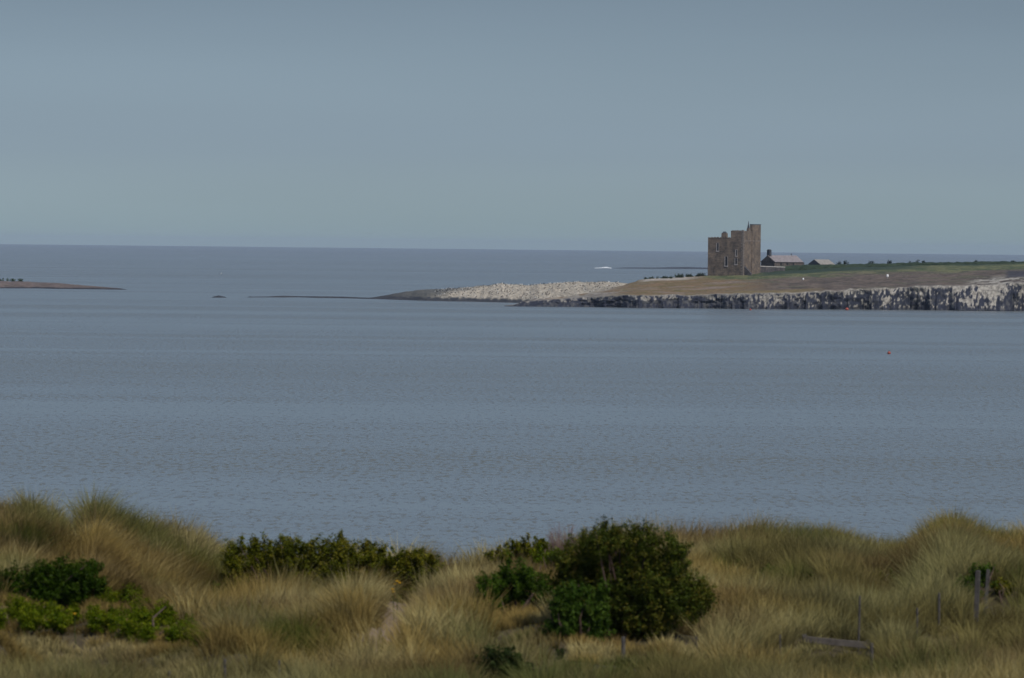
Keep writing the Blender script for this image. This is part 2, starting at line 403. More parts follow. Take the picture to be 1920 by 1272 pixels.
def island_col(P):
    nR, nC, _ = P.shape; C = np.zeros((nR, nC, 3))
    X = P[..., 0]; D = P[..., 1]; Z = P[..., 2]
    bas = np.array((.026, .030, .044)); bas2 = np.array((.075, .076, .078)); gu = np.array((.40, .375, .315)); gu2 = np.array((.27, .25, .215))
    for r, (kd, s) in enumerate(info):
        x = xm; px = pxs
        if kd == 'c':
            n = fbm(x*1.5+vnoise(x*.3, Z[r], 58), Z[r]*.75+s, 51, 4); n2 = fbm(x*.22, Z[r]*.35, 52, 3); streak = vnoise(x*2.2, Z[r]*.3, 53)
            c = mixc(bas, bas2, sm(.4, .75, n))
            gm = sm(.545, .60, .58*n+.30*n2+.12*streak+.09*s-.043-.16*(1-sm(.45, .8, s))*sm(1480, 1360, px)+(.30*(vnoise(x*.14+2, Z[r]*.35, 57)-.33))*sm(1780, 1800, px)*sm(1900, 1890, px)+.02*sm(1640, 1760, px))
            gm = gm*sm(.5, 1.3, Z[r]+.8*(n2-.5))
            gm = np.maximum(gm, sm(.84, .98, s+.35*(n-.5))*.75*sm(960, 1010, px))
            c = mixc(c, mixc(gu2, gu, sm(.4, .7, vnoise(x*2.5, Z[r]*2, 54))), gm*(.62+.3*sm(1480, 1560, px)))
        else:
            n = fbm(x*.07, D[r]*.16, 55, 4); n2 = sm(.25, .75, fbm(x*.28, D[r]*.35, 56, 4))
            brown = mixc((.20, .135, .075), (.15, .12, .055), n2); brown = mixc(brown, (.22, .17, .13), sm(.5, .75, n))
            earth = mixc((.075, .062, .050), (.155, .122, .095), n2); earth = mixc(earth, (.10, .10, .06), sm(.55, .68, n)*.6)
            green = mixc((.075, .095, .045), (.14, .145, .07), sm(.3, .7, n2))
            dkgreen = np.array((.035, .055, .035))
            ss = s+.18*(n-.5)
            c = mixc(brown, earth, sm(1360, 1470, px+60*(n-.5)))
            c = mixc(c, mixc((.19, .15, .07), brown, n2), sm(.16, .06, ss)*sm(1340, 1400, px)*sm(1560, 1500, px))
            gt = tab([(940, 2), (1270, 1.6), (1320, .90), (1345, .76), (1400, .62), (1470, .60), (1560, .66), (1700, .66), (1780, .55), (1850, .66), (2300, .6)], px)
            c = mixc(c, green, sm(-.08, .08, ss-gt))
            c = mixc(c, dkgreen, sm(.93, .97, ss)*sm(1320, 1350, px)); c = mixc(c, dkgreen, sm(.74, .84, s+.06*(n-.5))*sm(1400, 1440, px)*sm(1780, 1640, px))
            # thin pale rim below the crest left of the tower
            c = mixc(c, (.38, .35, .30), sm(.80, .88, s)*sm(1190, 1215, px)*sm(1330, 1270, px)*.9)
            # guano on the low western end and above the rocks at the right
            c = mixc(c, mixc(gu2, gu, n2), sm(.48, .6, n2*.6+.4*n+.12)*sm(1190, 1100, px)*.8)
            c = mixc(c, mixc(bas2, (.12, .11, .11), n2), sm(1180, 1110, px)*sm(.75, .2, s)*.5)
            c = mixc(c, mixc(gu2, gu, n2), sm(.48, .56, n2*.5+.5*n-.2*np.abs(s-.2))*sm(1800, 1840, px)*sm(.42, .25, s))
            c = mixc(c, (.045, .045, .055), sm(1878, 1892, px)*sm(.18, .28, s)*sm(.62, .5, s)*.85)
            c = mixc(c, gu2*1.1, sm(.045, .0, s+.03*(n2-.5))*.8)
            if kd == 'b': c = mixc((.05, .06, .04), (.08, .09, .05), n2)
        C[r] = c
    return C
tag(band_mesh('island_ground', pxs, rows, island_col, M['rock']), kind='structure')
def island_at(px, frac_s):
    """a point on the island's slope"""
    i = int(np.clip((px-945)/(2500-945)*(NC-1), 0, NC-1)); r = [k for k, (kd, s) in enumerate(info) if kd == 's']
    k = r[int(round(frac_s*(NS-1)))]
    D, z = rows[k][0][i], rows[k][1][i]
    return Vector(((pxs[i]-960)/F*D, D, z))
def island_z(x, D):
    px = 960+x/D*F; i = int(np.clip((px-945)/(2500-945)*(NC-1), 0, NC-1))
    col = [(rows[k][0][i], rows[k][1][i]) for k, (kd, s) in enumerate(info) if kd != 'c']
    return float(np.interp(D, [a for a, b in col], [b for a, b in col]))

# ---- low rocky spit behind, white with guano
def spit(name, p0, p1, n, WT, TT, dep, colfn, seed, zmin=.05):
    px = np.linspace(p0, p1, n); x = px*.19
    D0 = np_water(px, tab(WT, px))+(vnoise(x*.15, 0, seed)-.5)*8*sm(p0, p0+60, px)
    dp = tab(dep, px)
    zt = zof(px, tab(TT, px), D0+dp); zt = zt+(fbm(x*.5, 3, seed+1, 3)-.5)*.5*np.clip(zt/4, .15, 1)
    rs = [(D0-1, -1+0*px)]; inf = [0]
    for k in range(41):
        s = k/40
        z = np.maximum(zt, zmin)*(1-(1-s)**1.7)+(fbm(x*.35, s*6+D0*.001, seed+2, 4)-.5)*.8*np.clip(zt/5, 0, 1)*math.sin(math.pi*min(1, s*.9+.1))-.15*(1-s)
        rs.append((D0+dp*s, z)); inf.append(s)
    for k in range(1, 6):
        s = k/5; rs.append((D0+dp*(1+s), zt*(1-s)-1.2*s)); inf.append(1+s)
    return band_mesh(name, px, rs, lambda P: colfn(P, px, x, inf), M['rock']), px, rs
def spit_col(P, px, x, inf):
    C = np.zeros(P.shape)
    for r, s in enumerate(inf):
        Z = P[r, :, 2]; D = P[r, :, 1]
        n = fbm(x*.8, s*9, 61, 4); n2 = fbm(x*.15, s*4, 62, 3); sp = vnoise(x*3, s*40, 63)
        dark = mixc((.025, .03, .04), (.07, .07, .07), n)
        grey = mixc((.085, .09, .088), (.15, .145, .12), n)
        gu = mixc((.33, .285, .215), (.56, .50, .39), sp)
        c = mixc(dark, grey, sm(.7, 1.6, Z+1.2*(n-.5))*sm(690, 790, px))
        g = sm(790, 870, px+70*(n2-.5)-90*(s-.3))
        g = g*sm(.32, .5, n*.6+n2*.4+.12)*sm(.9, 1.9, Z+1.4*(n-.5))
        g = g*(1-.55*sm(.85, 1, s)*sm(.3, .6, n))
        g = g*(1-.75*sm(1085, 1170, px+40*(n2-.5))*sm(.75, .45, s))
        c = mixc(c, gu, g)
        c = mixc(c, (.10, .09, .09), sm(.72, .8, vnoise(x*2.2, s*30, 64))*g*.5)
        C[r] = c
    return C
W_S = [(455, 558), (560, 558), (700, 561), (720, 561.5), (800, 564.5), (900, 566.5), (960, 568), (1100, 572), (1260, 576)]
T_S = [(455, 558), (478, 556.5), (500, 556.2), (530, 554.8), (560, 555.6), (640, 556.5), (690, 558.6), (705, 557), (730, 552.5), (760, 547), (800, 542.5), (850, 541), (900, 536.5),
       (940, 532), (980, 535), (1000, 534), (1040, 531), (1060, 529), (1150, 529), (1180, 532), (1260, 534)]
sp_o, sp_px, sp_rows = spit('rock_spit', 458, 1250, 800, W_S, T_S, [(455, 4), (690, 6), (760, 30), (900, 55), (1250, 60)], spit_col, 70)
tag(sp_o, kind='structure')
# ---- left islet
def islet_col(P, px, x, inf):
    C = np.zeros(P.shape)
    for r, s in enumerate(inf):
        Z = P[r, :, 2]; n = fbm(x*.4, s*7, 81, 4); n2 = vnoise(x*1.4, s*18, 82)
        c = mixc((.11, .085, .075), (.19, .15, .13), n); c = mixc(c, (.10, .085, .06), sm(.6, .8, n2)*.7)
        c = mixc((.035, .035, .04), c, sm(.25, .9, Z+.5*(n-.5))); C[r] = c
    return C
isl, _, isl_rows = spit('islet_ground', -700, 238, 700, [(-700, 540), (0, 541), (60, 541), (110, 542), (240, 543.6)],
    [(-700, 520), (-100, 526), (0, 527.5), (47, 528.5), (70, 529.5), (110, 531), (130, 533), (170, 536.5), (225, 541), (238, 543.5)], [(-700, 60), (0, 40), (130, 25), (240, 6)], islet_col, 90)
tag(isl, kind='structure')
def reef_col(P, px, x, inf):
    C = np.zeros(P.shape)
    for r, s in enumerate(inf): C[r] = mixc((.03, .035, .05), (.07, .075, .085), fbm(x*.1, s*5, 95, 3))
    return C
rf, _, _ = spit('reef', 1150, 1700, 500, [(1150, 503.6), (1330, 505), (1700, 509)], [(1150, 503.2), (1170, 501.9), (1230, 502), (1260, 501.2), (1285, 501), (1330, 502.3), (1700, 506)],
    [(1100, 30), (1700, 60)], reef_col, 97, .3)
tag(rf, kind='structure')

# ---- bare rocks awash
def sea_rock(px0, px1, py, hpx, label, seed):
    a = water_hit((px0+px1)/2, py); wd = (px1-px0)/F*a.y; h = hpx/F*a.y
    n, m = 26, 10; th = np.linspace(0, 2*np.pi, n); V = []
    for k in range(m):
        s = k/(m-1); rr = math.cos(s*math.pi/2)**.7*1.05
        q = rr*(1+.3*(vnoise(np.cos(th)*2+5, np.sin(th)*2+s*2+5, seed)-.5))
        V.append(np.stack([np.cos(th)*q*wd/2, np.sin(th)*q*wd/3, -.4+(h+.4)*s*(1+.4*(vnoise(np.cos(th)*3, s*3+np.sin(th), seed+1)-.5))], -1))
    V = np.array(V); V[:, -1] = V[:, 0]
    C = mixc((.025, .03, .04), (.06, .065, .07), fbm(V[..., 0], V[..., 1], seed))
    o = mesh_np('sea_rock', V.reshape(-1, 3), grid_faces(m, n), M['rock'], colors=C.reshape(-1, 3)); o.location = (a.x, a.y, 0)
    tag(o, label, 'rock', 'bare rocks off the end of the spit')
sea_rock(394, 426, 558.3, 3.2, 'lone low black rock awash, furthest left off the spit', 101)
sea_rock(461, 478, 558, 1.6, 'tiny dark rock awash just off the tip of the spit', 103)

# ------------------------------------------------------------------ stone tower
PXM = lambda D: D/F
def crestD(px): return float(np.interp(px, pxs, Dk))
TH = R(28)
TD = crestD(1393)-16
tc_ = at(1393, 516, TD); tz = min(tc_.z, island_z(tc_.x, TD))-.2
k = PXM(TD)
tower = empty('stone_tower', (tc_.x, TD, tz))
tag(tower, 'tall ruined-looking brown stone tower with stepped roofline, highest building on the island', 'tower')
H = lambda py: (516-py)*k+.2
# local frame: origin = near corner; u runs left-back along the left face, v runs right-back
Ld, Rd = 65*k/math.cos(TH), 34*k/math.sin(TH)
U = Vector((-math.cos(TH), math.sin(TH), 0)); Vv = Vector((math.sin(TH), math.cos(TH), 0))
def tp(u, v, z): return U*u+Vv*v+Vector((0, 0, z))
def tprism(mb, u0, u1, v0, v1, z0, z1, t=0):
    a = [tp(u0, v0, z0), tp(u1, v0, z0), tp(u1, v1, z0), tp(u0, v1, z0)]
    b = [tp(u0+t, v0+t, z1), tp(u1-t, v0+t, z1), tp(u1-t, v1-t, z1), tp(u0+t, v1-t, z1)]
    A = [mb.bm.verts.new(p) for p in a]; B = [mb.bm.verts.new(p) for p in b]
    mb.bm.faces.new(A); mb.bm.faces.new(B)
    for i in range(4): mb.bm.faces.new((A[i], A[(i+1) % 4], B[(i+1) % 4], B[i]))
ub = 23*k/math.cos(TH)
mb = MB()
tprism(mb, ub, Ld, 0, Rd, -2.5, H(447))
ms = tprism
o = mb.build('wall', M['tower'], tower)
mb = MB(); tprism(mb, 0, ub, 0, Rd*.999, -2.5, H(432.5)); mb.build('high_wall', M['tower'], tower)
v0t = Rd*.50
mb = MB(); tprism(mb, -.25, .75, v0t, Rd+.1, -2.5, H(421)); mb.build('stair_turret', M['tower'], tower)
mb = MB(); tprism(mb, ub, Ld+.06, -.06, .45, H(447), H(445.6)); tprism(mb, Ld-.45, Ld+.06, .45, Rd, H(447), H(445.4))
for q in range(7): tprism(mb, ub+.4+q*1.15, ub+.95+q*1.15, -.05, .40, H(445.5), H(444.8)+random.uniform(0, .15))
mb.build('parapet', M['tower'], tower)
mb = MB()
for q in range(5): tprism(mb, .1+q*.95, .72+q*.95, -.05, .4, H(432.4), H(431.2)+random.uniform(-.1, .15))
mb.build('parapet', M['quoin'], tower)
mb = MB(); tprism(mb, -.31, .81, v0t-.06, Rd+.16, H(420.9), H(419.6)); mb.build('turret_coping', M['lead'], tower)
mb = MB(); tprism(mb, -.05, 0.0, 0, v0t-.005, H(452), H(450.4)); tprism(mb, -.31, -.255, v0t, Rd+.1, H(452), H(450.4)); mb.build('string_course', M['quoin'], tower)
mb = MB(); z = 0
while z < H(433.5):
    a, b = (.9, .45) if int(z/.5) % 2 else (.5, .95)
    tprism(mb, -.07, a, -.07, -.003, z, z+.46); tprism(mb, -.07, -.003, -.07, b, z, z+.46); z += .5
mb.build('quoins', M['quoin'], tower)
for (px, y0, y1, wpx) in ((1346, 456, 471, 5), (1362, 481, 499, 6), (1380, 484, 496, 5), (1380.5, 468, 480, 4)):
    u = (1393-px)*k/math.cos(TH); hw = wpx*k/2/math.cos(TH)
    z0, z1 = H(y1), H(y0)
    mb = MB(); tprism(mb, u-hw+.12, u+hw-.28, -.05, -.012, z0+.15, z1-.1); wv = mb.build('window', M['void'], tower)
    fr = MB()
    tprism(fr, u+hw-.28, u+hw, -.10, -.003, z0, z1); tprism(fr, u-hw, u-hw+.12, -.09, -.003, z0, z1)
    fr.build('surround', M['pale'], wv)
    sl = MB(); tprism(sl, u-hw-.08, u+hw+.1, -.16, -.004, z0-.22, z0+.12); sl.build('sill', M['pale'], wv)
    ln = MB(); tprism(ln, u-hw, u+hw, -.10, -.004, z1, z1+.2); ln.build('lintel', M['quoin'], wv)
cu = (1393-1354)*k/math.cos(TH)
mb = MB(); tprism(mb, cu-.95, cu+.95, 1.2, 2.8, H(447.2), H(437), .06); ch = mb.build('chimney', M['tower'], tower)
mb = MB(); tprism(mb, cu-.75, cu+.75, 1.4, 2.6, H(437), H(434), .35); mb.build('chimney_top', M['lead'], ch)
mb = MB(); tprism(mb, .1, 1.1, v0t-2.2, v0t-.7, H(432.6), H(427), .15); pn = mb.build('pinnacle', M['tower'], tower)
mb = MB(); tprism(mb, .3, .9, v0t-1.95, v0t-1.1, H(427), H(421), .14); tprism(mb, .46, .74, v0t-1.68, v0t-1.36, H(421), H(414), .1); mb.build('finial', M['lead'], pn)
mb = MB()
mb.prism([tp(-.06, 1.0, -2), tp(-2.8, 1.0, -2), tp(-2.6, 1.0, 1.0), tp(-.06, 1.0, H(499))], Vv*1.1); mb.build('buttress', M['boundary'], tower)

# ------------------------------------------------------------------ chapel and cottage
def gabled(name, label, cat, px_near, py_base, D, phi, gable_px, long_px, rise_px, wall_px, wmat, rmat, gmat):
    k = PXM(D); p = at(px_near, py_base, D); p.z = max(p.z, island_z(p.x, D)-1.5)
    e = empty(name, (p.x, D, p.z)); tag(e, label, cat)
    W = gable_px*k/math.sin(phi); L = long_px*k/math.cos(phi); hw = wall_px*k; hr = hw+rise_px*k
    A = Vector((math.cos(phi), math.sin(phi), 0)); B = Vector((-math.sin(phi), math.cos(phi), 0))
    P = lambda a, b, z: A*a+B*b+Vector((0, 0, z))
    mb = MB(); mb.prism([P(0, 0, -3), P(0, W, -3), P(0, W, hw), P(0, W/2, hr-.12), P(0, 0, hw)], A*L); mb.build('wall', wmat, e)
    mb = MB(); mb.prism([P(-.02, 0, hw-.1), P(-.02, W, hw-.1), P(-.02, W, hw+.02), P(-.02, W/2, hr+.1), P(-.02, 0, hw+.02)], A*-.16); mb.build('gable_coping', gmat, e)
    s = (hr-hw)/(W/2); ov = .3
    mb = MB()
    for sg in (1, -1):
        q = (lambda b: b) if sg == 1 else (lambda b: W-b)
        mb.prism([P(.0, q(-ov), hw-ov*s+.02), P(0, q(W/2), hr+.02), P(0, q(W/2), hr+.16), P(0, q(-ov), hw-ov*s+.16)], A*L)
    rf = mb.build('roof', rmat, e)
    return e, P, W, L, hw, hr, k, rf
ch, P, W, L, hw, hr, k, rf = gabled('stone_chapel', 'low stone chapel with long pinkish grey roof and bell turret, right of the tower', 'chapel', 1452, 500, crestD(1452)+9, R(42), 24, 56, 11.2, 9,
    M['chapel'], M['slate'], M['chapel'])
mb = MB(); mb.prism([P(.2, W/2-.75, hr-.4), P(.2, W/2+.75, hr-.4), P(.2, W/2+.7, hr+1.9), P(.2, W/2-.7, hr+1.9)], P(1.0, 0, 0)-P(0, 0, 0))
bt = mb.build('bell_turret', M['lead'], rf)
mb = MB(); mb.prism([P(.1, W/2-.85, hr+1.9), P(.1, W/2+.85, hr+1.9), P(.1, W/2, hr+2.35)], P(1.2, 0, 0)-P(0, 0, 0)); mb.build('turret_cap', M['lead'], ch)
mb = MB(); q = P(L-2.6, W/2, hr); mb.box(q.x-.09, q.x+.09, q.y-.09, q.y+.09, q.z, q.z+.95); mb.box(q.x-.3, q.x+.3, q.y-.07, q.y+.07, q.z+.5, q.z+.68); mb.build('finial', M['lead'], rf)
for a in (3, 6.2, 9.4):
    mb = MB(); mb.prism([P(a, -.02, .5), P(a+.8, -.02, .5), P(a+.8, -.02, hw-.25), P(a, -.02, hw-.25)], P(0, -.04, 0)); mb.build('window', M['void'], ch)
mb = MB(); mb.prism([P(L+.01, .6, -2), P(L+.01, W-.6, -2), P(L+.01, W-.6, hw-.2), P(L+.01, .6, hw-.2)], P(1.3, 0, 0)); mb.build('annex', M['boundary'], ch)
ct, P, W, L, hw, hr, k, rf = gabled('stone_cottage', 'small cottage with dark gable and pale beige roof, furthest right of the buildings', 'cottage', 1537, 500, crestD(1537)+9, R(45), 20, 29, 8.2, 4.2,
    M['lead'], M['beige'], M['lead'])
mb = MB(); mb.prism([P(.06, -.02, .2), P(.1, -.02, .2)], P(0, 0, 0)) if False else None

# walls by the tower
def boundary(px0, px1, y0, y1, D0, D1, label):
    a = at(px0, y0, D0); b = at(px1, y1, D1); h0 = 14*PXM(D0)
    e = empty('stone_wall', (a.x, a.y, a.z)); tag(e, label, 'wall')
    d = b-a; nrm = Vector((-d.y, d.x, 0)).normalized()*.5
    mb = MB(); mb.prism([Vector((0, 0, -3.5)), Vector((d.x, d.y, d.z-3.2)), Vector((d.x, d.y, d.z-.3)), Vector((0, 0, -.3))], nrm); mb.build('wall_body', M['boundary'], e)
    o = -nrm*.15; mb = MB(); mb.prism([o+Vector((0, 0, -.3)), o+Vector((d.x, d.y, d.z-.3)), o+Vector((d.x, d.y, d.z+.02)), o+Vector((0, 0, .02))], nrm*1.3); mb.build('coping', M['coping'], e)
boundary(1404, 1472, 498.0, 500.5, crestD(1400)-9, crestD(1470)-6, 'dark stone wall with pale coping running right from the foot of the tower')

# ------------------------------------------------------------------ foliage builder
def leaves(lobes, n, size, cols, seed, flat=1.0, clump=.10, fill=.35, per=70):
    """leaf quads clumped on lobes: (centre, radius) -> V, F, C"""
    g = np.random.default_rng(seed)
    Cn = np.array([l[0] for l in lobes]); Rr = np.array([l[1] for l in lobes]); wgt = Rr**2/np.sum(Rr**2)
    nc = max(8, n//per)
    li = g.choice(len(lobes), nc, p=wgt)
    d = g.normal(size=(nc, 3)); d /= np.linalg.norm(d, axis=1)[:, None]
    rad = Rr[li]*np.where(g.random(nc) < fill, g.random(nc)**.5*.9, 1+.16*g.normal(size=nc))
    cc = Cn[li]+d*rad[:, None]*np.array([1, 1, flat])
    tone = g.random(nc); crad = clump*(.5+g.random(nc))
    ci = g.integers(0, nc, n)
    off = g.normal(size=(n, 3))*.42
    dd = d+np.array([0, 0, .75]); dd /= np.linalg.norm(dd, axis=1)[:, None]
    al = g.random(n)*1.9-.9; taper = np.where(al > 0, 1-.5*al, 1)
    p = cc[ci]+off*(crad[ci]*taper)[:, None]+dd[ci]*(al*crad[ci]*1.25)[:, None]
    a = g.normal(size=(n, 3)); a[:, 2] = a[:, 2]*.6+.25; a /= np.linalg.norm(a, axis=1)[:, None]
    up = d[ci]*.6+g.normal(size=(n, 3))*.5+np.array([0, 0, .5]); b = np.cross(a, up); b /= np.linalg.norm(b, axis=1)[:, None]+1e-9
    s = size*(.6+.8*g.random(n))[:, None]
    V = np.stack([p-a*s, p+b*s*.45, p+a*s, p-b*s*.45], 1).reshape(-1, 3)
    Fc = np.arange(n*4).reshape(-1, 4)
    c0, c1, c2 = [np.array(c) for c in cols]
    t = np.clip(tone[ci]*.55+.25*g.random(n)+.20*(al > .35), 0, 1)  # lighter shoot tips: young growth, also colours clumps as lit over darker gaps
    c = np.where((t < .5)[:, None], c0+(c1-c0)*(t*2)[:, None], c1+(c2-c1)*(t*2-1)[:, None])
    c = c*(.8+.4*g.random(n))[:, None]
    return V, Fc, np.repeat(c, 4, 0)
BRONZE = ((.026, .042, .006), (.055, .075, .010), (.14, .115, .018))
DGREEN = ((.022, .045, .004), (.040, .078, .007), (.07, .115, .012))
OLIVE = ((.045, .06, .005), (.10, .11, .008), (.19, .155, .016))
VIVID = ((.045, .085, .004), (.095, .135, .005), (.18, .19, .010))
MID = ((.022, .05, .007), (.045, .085, .010), (.08, .12, .018))
bush_zones = []; low_zones = []
def bush(name, label, cat, px_list, base, n, cols, seed, size=.035, clump=.10, depth=.8, part='foliage', stems=7, group=None, Y=None, flat=1, fill=.35, skirt=False, low=True, drape=False, dy=0):
    """lobes given as photograph columns, rows and radii at the distance of the bush's foot"""
    b = ground_hit(*base) if Y is None else at(base[0], base[1], Y)
    if Y is not None: b.z = float(gz(b.x, b.y))
    g = random.Random(seed); kk = b.y/F
    e = empty(name, (b.x, b.y, b.z)); tag(e, label, cat, group)
    L = []
    for (cx, cy, r) in px_list:
        cy += dy
        y = b.y+g.uniform(-1, 1)*depth+.3*depth
        p = at(cx, cy, y)-b
        if drape:
            q = ground_hit(cx, cy+r); y = q.y; p = q-b; p.z = float(gz(q.x, q.y))-b.z+r*kk*.9+.10
        L.append(((p.x, p.y, p.z), r*kk))
        if low: bush_zones.append((p.x+b.x, y, r*kk))
        if drape: low_zones.append((p.x+b.x, y, r*kk*2, 6))
    for (c0, r0) in list(L):
        gzl = float(gz(c0[0]+b.x, c0[1]+b.y))-b.z; zz = c0[2]-r0*1.1
        while skirt and zz > gzl+.12:
            rr_ = max(r0*.9, .14); L.append(((c0[0]*.97+g.uniform(-.1, .1), c0[1]+g.uniform(-.1, .1), max(zz, gzl+.1)), rr_)); zz -= rr_*1.2
    n = int(n*min(1.7, (len(L)/len(px_list))**.6))
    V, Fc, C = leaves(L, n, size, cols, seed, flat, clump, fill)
    gl = gz(V[:, 0]+b.x, V[:, 1]+b.y)-b.z
    V[:, 2] = np.maximum(V[:, 2], gl+.02)
    mesh_np(part, V, Fc, M['leaf'], e, C)
    mb = MB()
    for i in range(stems):
        c0 = L[g.randrange(len(L))][0]; c = Vector(c0)+Vector((g.uniform(-.2, .2), g.uniform(-.2, .2), g.uniform(0, .15)))
        s = Vector((c.x*.25+g.uniform(-.2, .2), g.uniform(-.3, .3), 0)); s.z = float(gz(s.x+b.x, s.y+b.y))-b.z-.1
        m = s.lerp(c, .5)+Vector((g.uniform(-.15, .15), g.uniform(-.15, .15), .12))
        mb.tube([s, m, c], [.03, .02, .008], 6)
    mb.build('stem', M['twig'], e)
    return e
# the big bronze bush and its neighbours
bush('bronze_bush', 'largest bush, dark bronze green with ragged top, at the middle of the dunes', 'bush',
     [(1130, 1012, 26), (1183, 1020, 19), (1212, 1026, 15), (1258, 1030, 17), (1183, 1000, 10), (1217, 1004, 9), (1152, 998, 11), (1273, 1022, 10), (1090, 1045, 30), (1145, 1060, 40), (1205, 1072, 42), (1248, 1072, 33), (1298, 1112, 24), (1315, 1108, 14),
      (1300, 1135, 22), (1200, 1115, 55), (1140, 1115, 45), (1255, 1120, 45), (1062, 1050, 18), (1110, 1150, 32), (1180, 1160, 40), (1230, 1165, 30), (1070, 1022, 7), (1128, 992, 8), (1148, 996, 9), (1170, 1000, 8), (1240, 1008, 9),
      (1060, 1090, 26), (1090, 1100, 30), (1210, 1182, 26), (1165, 1185, 20), (1100, 1018, 9), (1160, 1004, 9), (1198, 1002, 8), (1222, 1004, 8), (1262, 1010, 7), (1282, 1030, 8), (1278, 1050, 9), (1326, 1118, 8), (1320, 1098, 7), (1303, 1092, 8), (1046, 1040, 9), (1285, 1085, 10), (1118, 1000, 7)], (1165, 1195), 100000, BRONZE, 201, .028, .125, .7, stems=14, dy=4)
bush('green_bush', 'rounded mid green bush left of the large bronze bush', 'bush',
     [(930, 1085, 24), (965, 1083, 26), (992, 1092, 22), (922, 1108, 20), (960, 1118, 26), (990, 1128, 22), (1015, 1110, 22), (1018, 1150, 18)], (965, 1150), 17000, DGREEN, 202, .028, .09, .5, skirt=True)
bush('green_bush', 'mid green leafy bush growing against the front left of the large bronze bush', 'bush',
     [(1050, 1122, 18), (1085, 1112, 22), (1112, 1140, 22), (1060, 1152, 24), (1092, 1165, 22), (1040, 1178, 16), (1125, 1115, 16)], (1080, 1198), 15000, MID, 203, .028, .08, .3, skirt=True)
bush('crest_bush', 'small olive bush on the dune crest behind the large bronze bush', 'bush',
     [(922, 1036, 9), (945, 1030, 11), (965, 1024, 13), (990, 1018, 15), (1010, 1015, 14), (1025, 1022, 12), (960, 1040, 12), (1000, 1036, 14)], (970, 1045), 8000, OLIVE, 204, .03, .08, .4, Y=125.5, skirt=True, low=False)
bush('leafy_plant', 'low bright green leaves above the rounded green bush', 'plant',
     [(1010, 1045, 12), (1030, 1042, 13), (1050, 1046, 12)], (1025, 1065), 2500, VIVID, 205, .03, .08, .3, Y=121)
bush('shoreward_bush', 'spiky topped olive bush on the crest, left of the dune dip', 'bush',
     [(432, 1022, 6), (448, 1012, 5), (470, 1022, 15), (495, 1025, 16), (520, 1012, 12), (536, 1008, 9), (550, 1026, 16), (585, 1024, 14), (612, 1012, 11), (634, 1004, 10), (648, 1010, 9), (505, 1042, 22), (540, 1036, 18), (600, 1032, 18), (480, 1010, 7), (575, 1012, 7)],
     (520, 1065), 34000, OLIVE, 206, .028, .095, .45, Y=122, skirt=True, low=False, dy=8)
bush('spreading_bush', 'flat topped spreading bush on the crest, olive above and dark green at right', 'bush',
     [(655, 1028, 11), (690, 1026, 13), (715, 1030, 14), (750, 1034, 15), (785, 1040, 16), (805, 1046, 12), (770, 1055, 18), (735, 1045, 12), (790, 1065, 14), (630, 1052, 9), (660, 1046, 9), (700, 1042, 9), (610, 1058, 7)],
     (740, 1075), 32000, OLIVE, 207, .027, .09, .4, Y=120.5, skirt=True, low=False, dy=4)
bush('dark_bush', 'dark green dense bush on the left slope of the dune', 'bush',
     [(15, 1092, 20), (50, 1090, 22), (85, 1082, 24), (120, 1078, 22), (150, 1074, 16), (175, 1064, 9), (60, 1112, 24), (110, 1108, 24), (20, 1115, 22), (145, 1095, 18), (-30, 1105, 26)],
     (90, 1135), 32000, ((.016, .034, .003), (.028, .058, .004), (.06, .095, .008)), 208, .028, .09, .5, skirt=True)
def carpet(top, bot, x0, x1, n, seed):
    g = random.Random(seed); out = []
    for i in range(n):
        x = g.uniform(x0, x1); t = tab(top, x); bt = tab(bot, x); out.append((x, t+12+(bt-t-12)*g.random(), g.uniform(8, 14)))
    return out
bush('low_shrub', 'vivid green low creeping shrub at the left edge below the dark bush', 'shrub',
     carpet([(-60, 1140), (60, 1134), (120, 1140), (150, 1158)], [(-60, 1180), (150, 1184)], -60, 150, 46, 1), (70, 1180), 30000, VIVID, 209, .022, .07, .5, stems=4, drape=True)
bush('low_shrub', 'vivid green low mounded shrub sloping down to the right on the left dune', 'shrub',
     carpet([(165, 1150), (200, 1108), (225, 1104), (300, 1130), (345, 1160), (378, 1192)], [(165, 1185), (260, 1200), (378, 1212)], 168, 376, 64, 2), (270, 1195), 44000, VIVID, 210, .022, .07, .5, stems=4, drape=True)
bush('post_bush', 'dark green bush around the thick post pair at right', 'bush',
     [(1788, 1108, 9), (1806, 1104, 13), (1824, 1108, 15), (1838, 1080, 12), (1850, 1070, 8), (1828, 1090, 12), (1846, 1092, 12), (1820, 1122, 12)], (1822, 1135), 7000, MID, 211, .032, .08, .35)
bush('shrublet', 'small green shrub right of the thick post pair', 'shrub', [(1880, 1106, 10), (1894, 1100, 8), (1872, 1098, 7)], (1884, 1120), 1800, OLIVE, 212, .03, .07, .2, stems=3)
bush('dark_bush', 'dark bush at the bottom edge, left of centre', 'bush',
     [(905, 1248, 14), (925, 1236, 15), (950, 1244, 18), (975, 1256, 16), (930, 1262, 20), (960, 1272, 20), (985, 1275, 14), (1050, 1228, 5)], (945, 1285), 12000, ((.02, .035, .012), (.04, .06, .016), (.07, .085, .02)), 213, .03, .08, .4)
for q, (cx, cy, r, lab) in enumerate(((1385, 1066, 9, 'small dark green shrub in grass right of the large bush'), (1440, 1078, 11, 'second small green shrub right of the large bush'),
        (1514, 1084, 12, 'low green shrub above the fallen plank'), (1664, 1084, 15, 'olive shrub among grass left of the right hummock'), (1325, 1108, 0, ''))):
    if r: bush('shrublet', lab, 'shrub', [(cx-r, cy+2, r*.6), (cx, cy-2, r*.8), (cx+r, cy+1, r*.6)], (cx, cy+12), 1500, OLIVE if q == 3 else MID, 220+q, .028, .07, .2, stems=3)
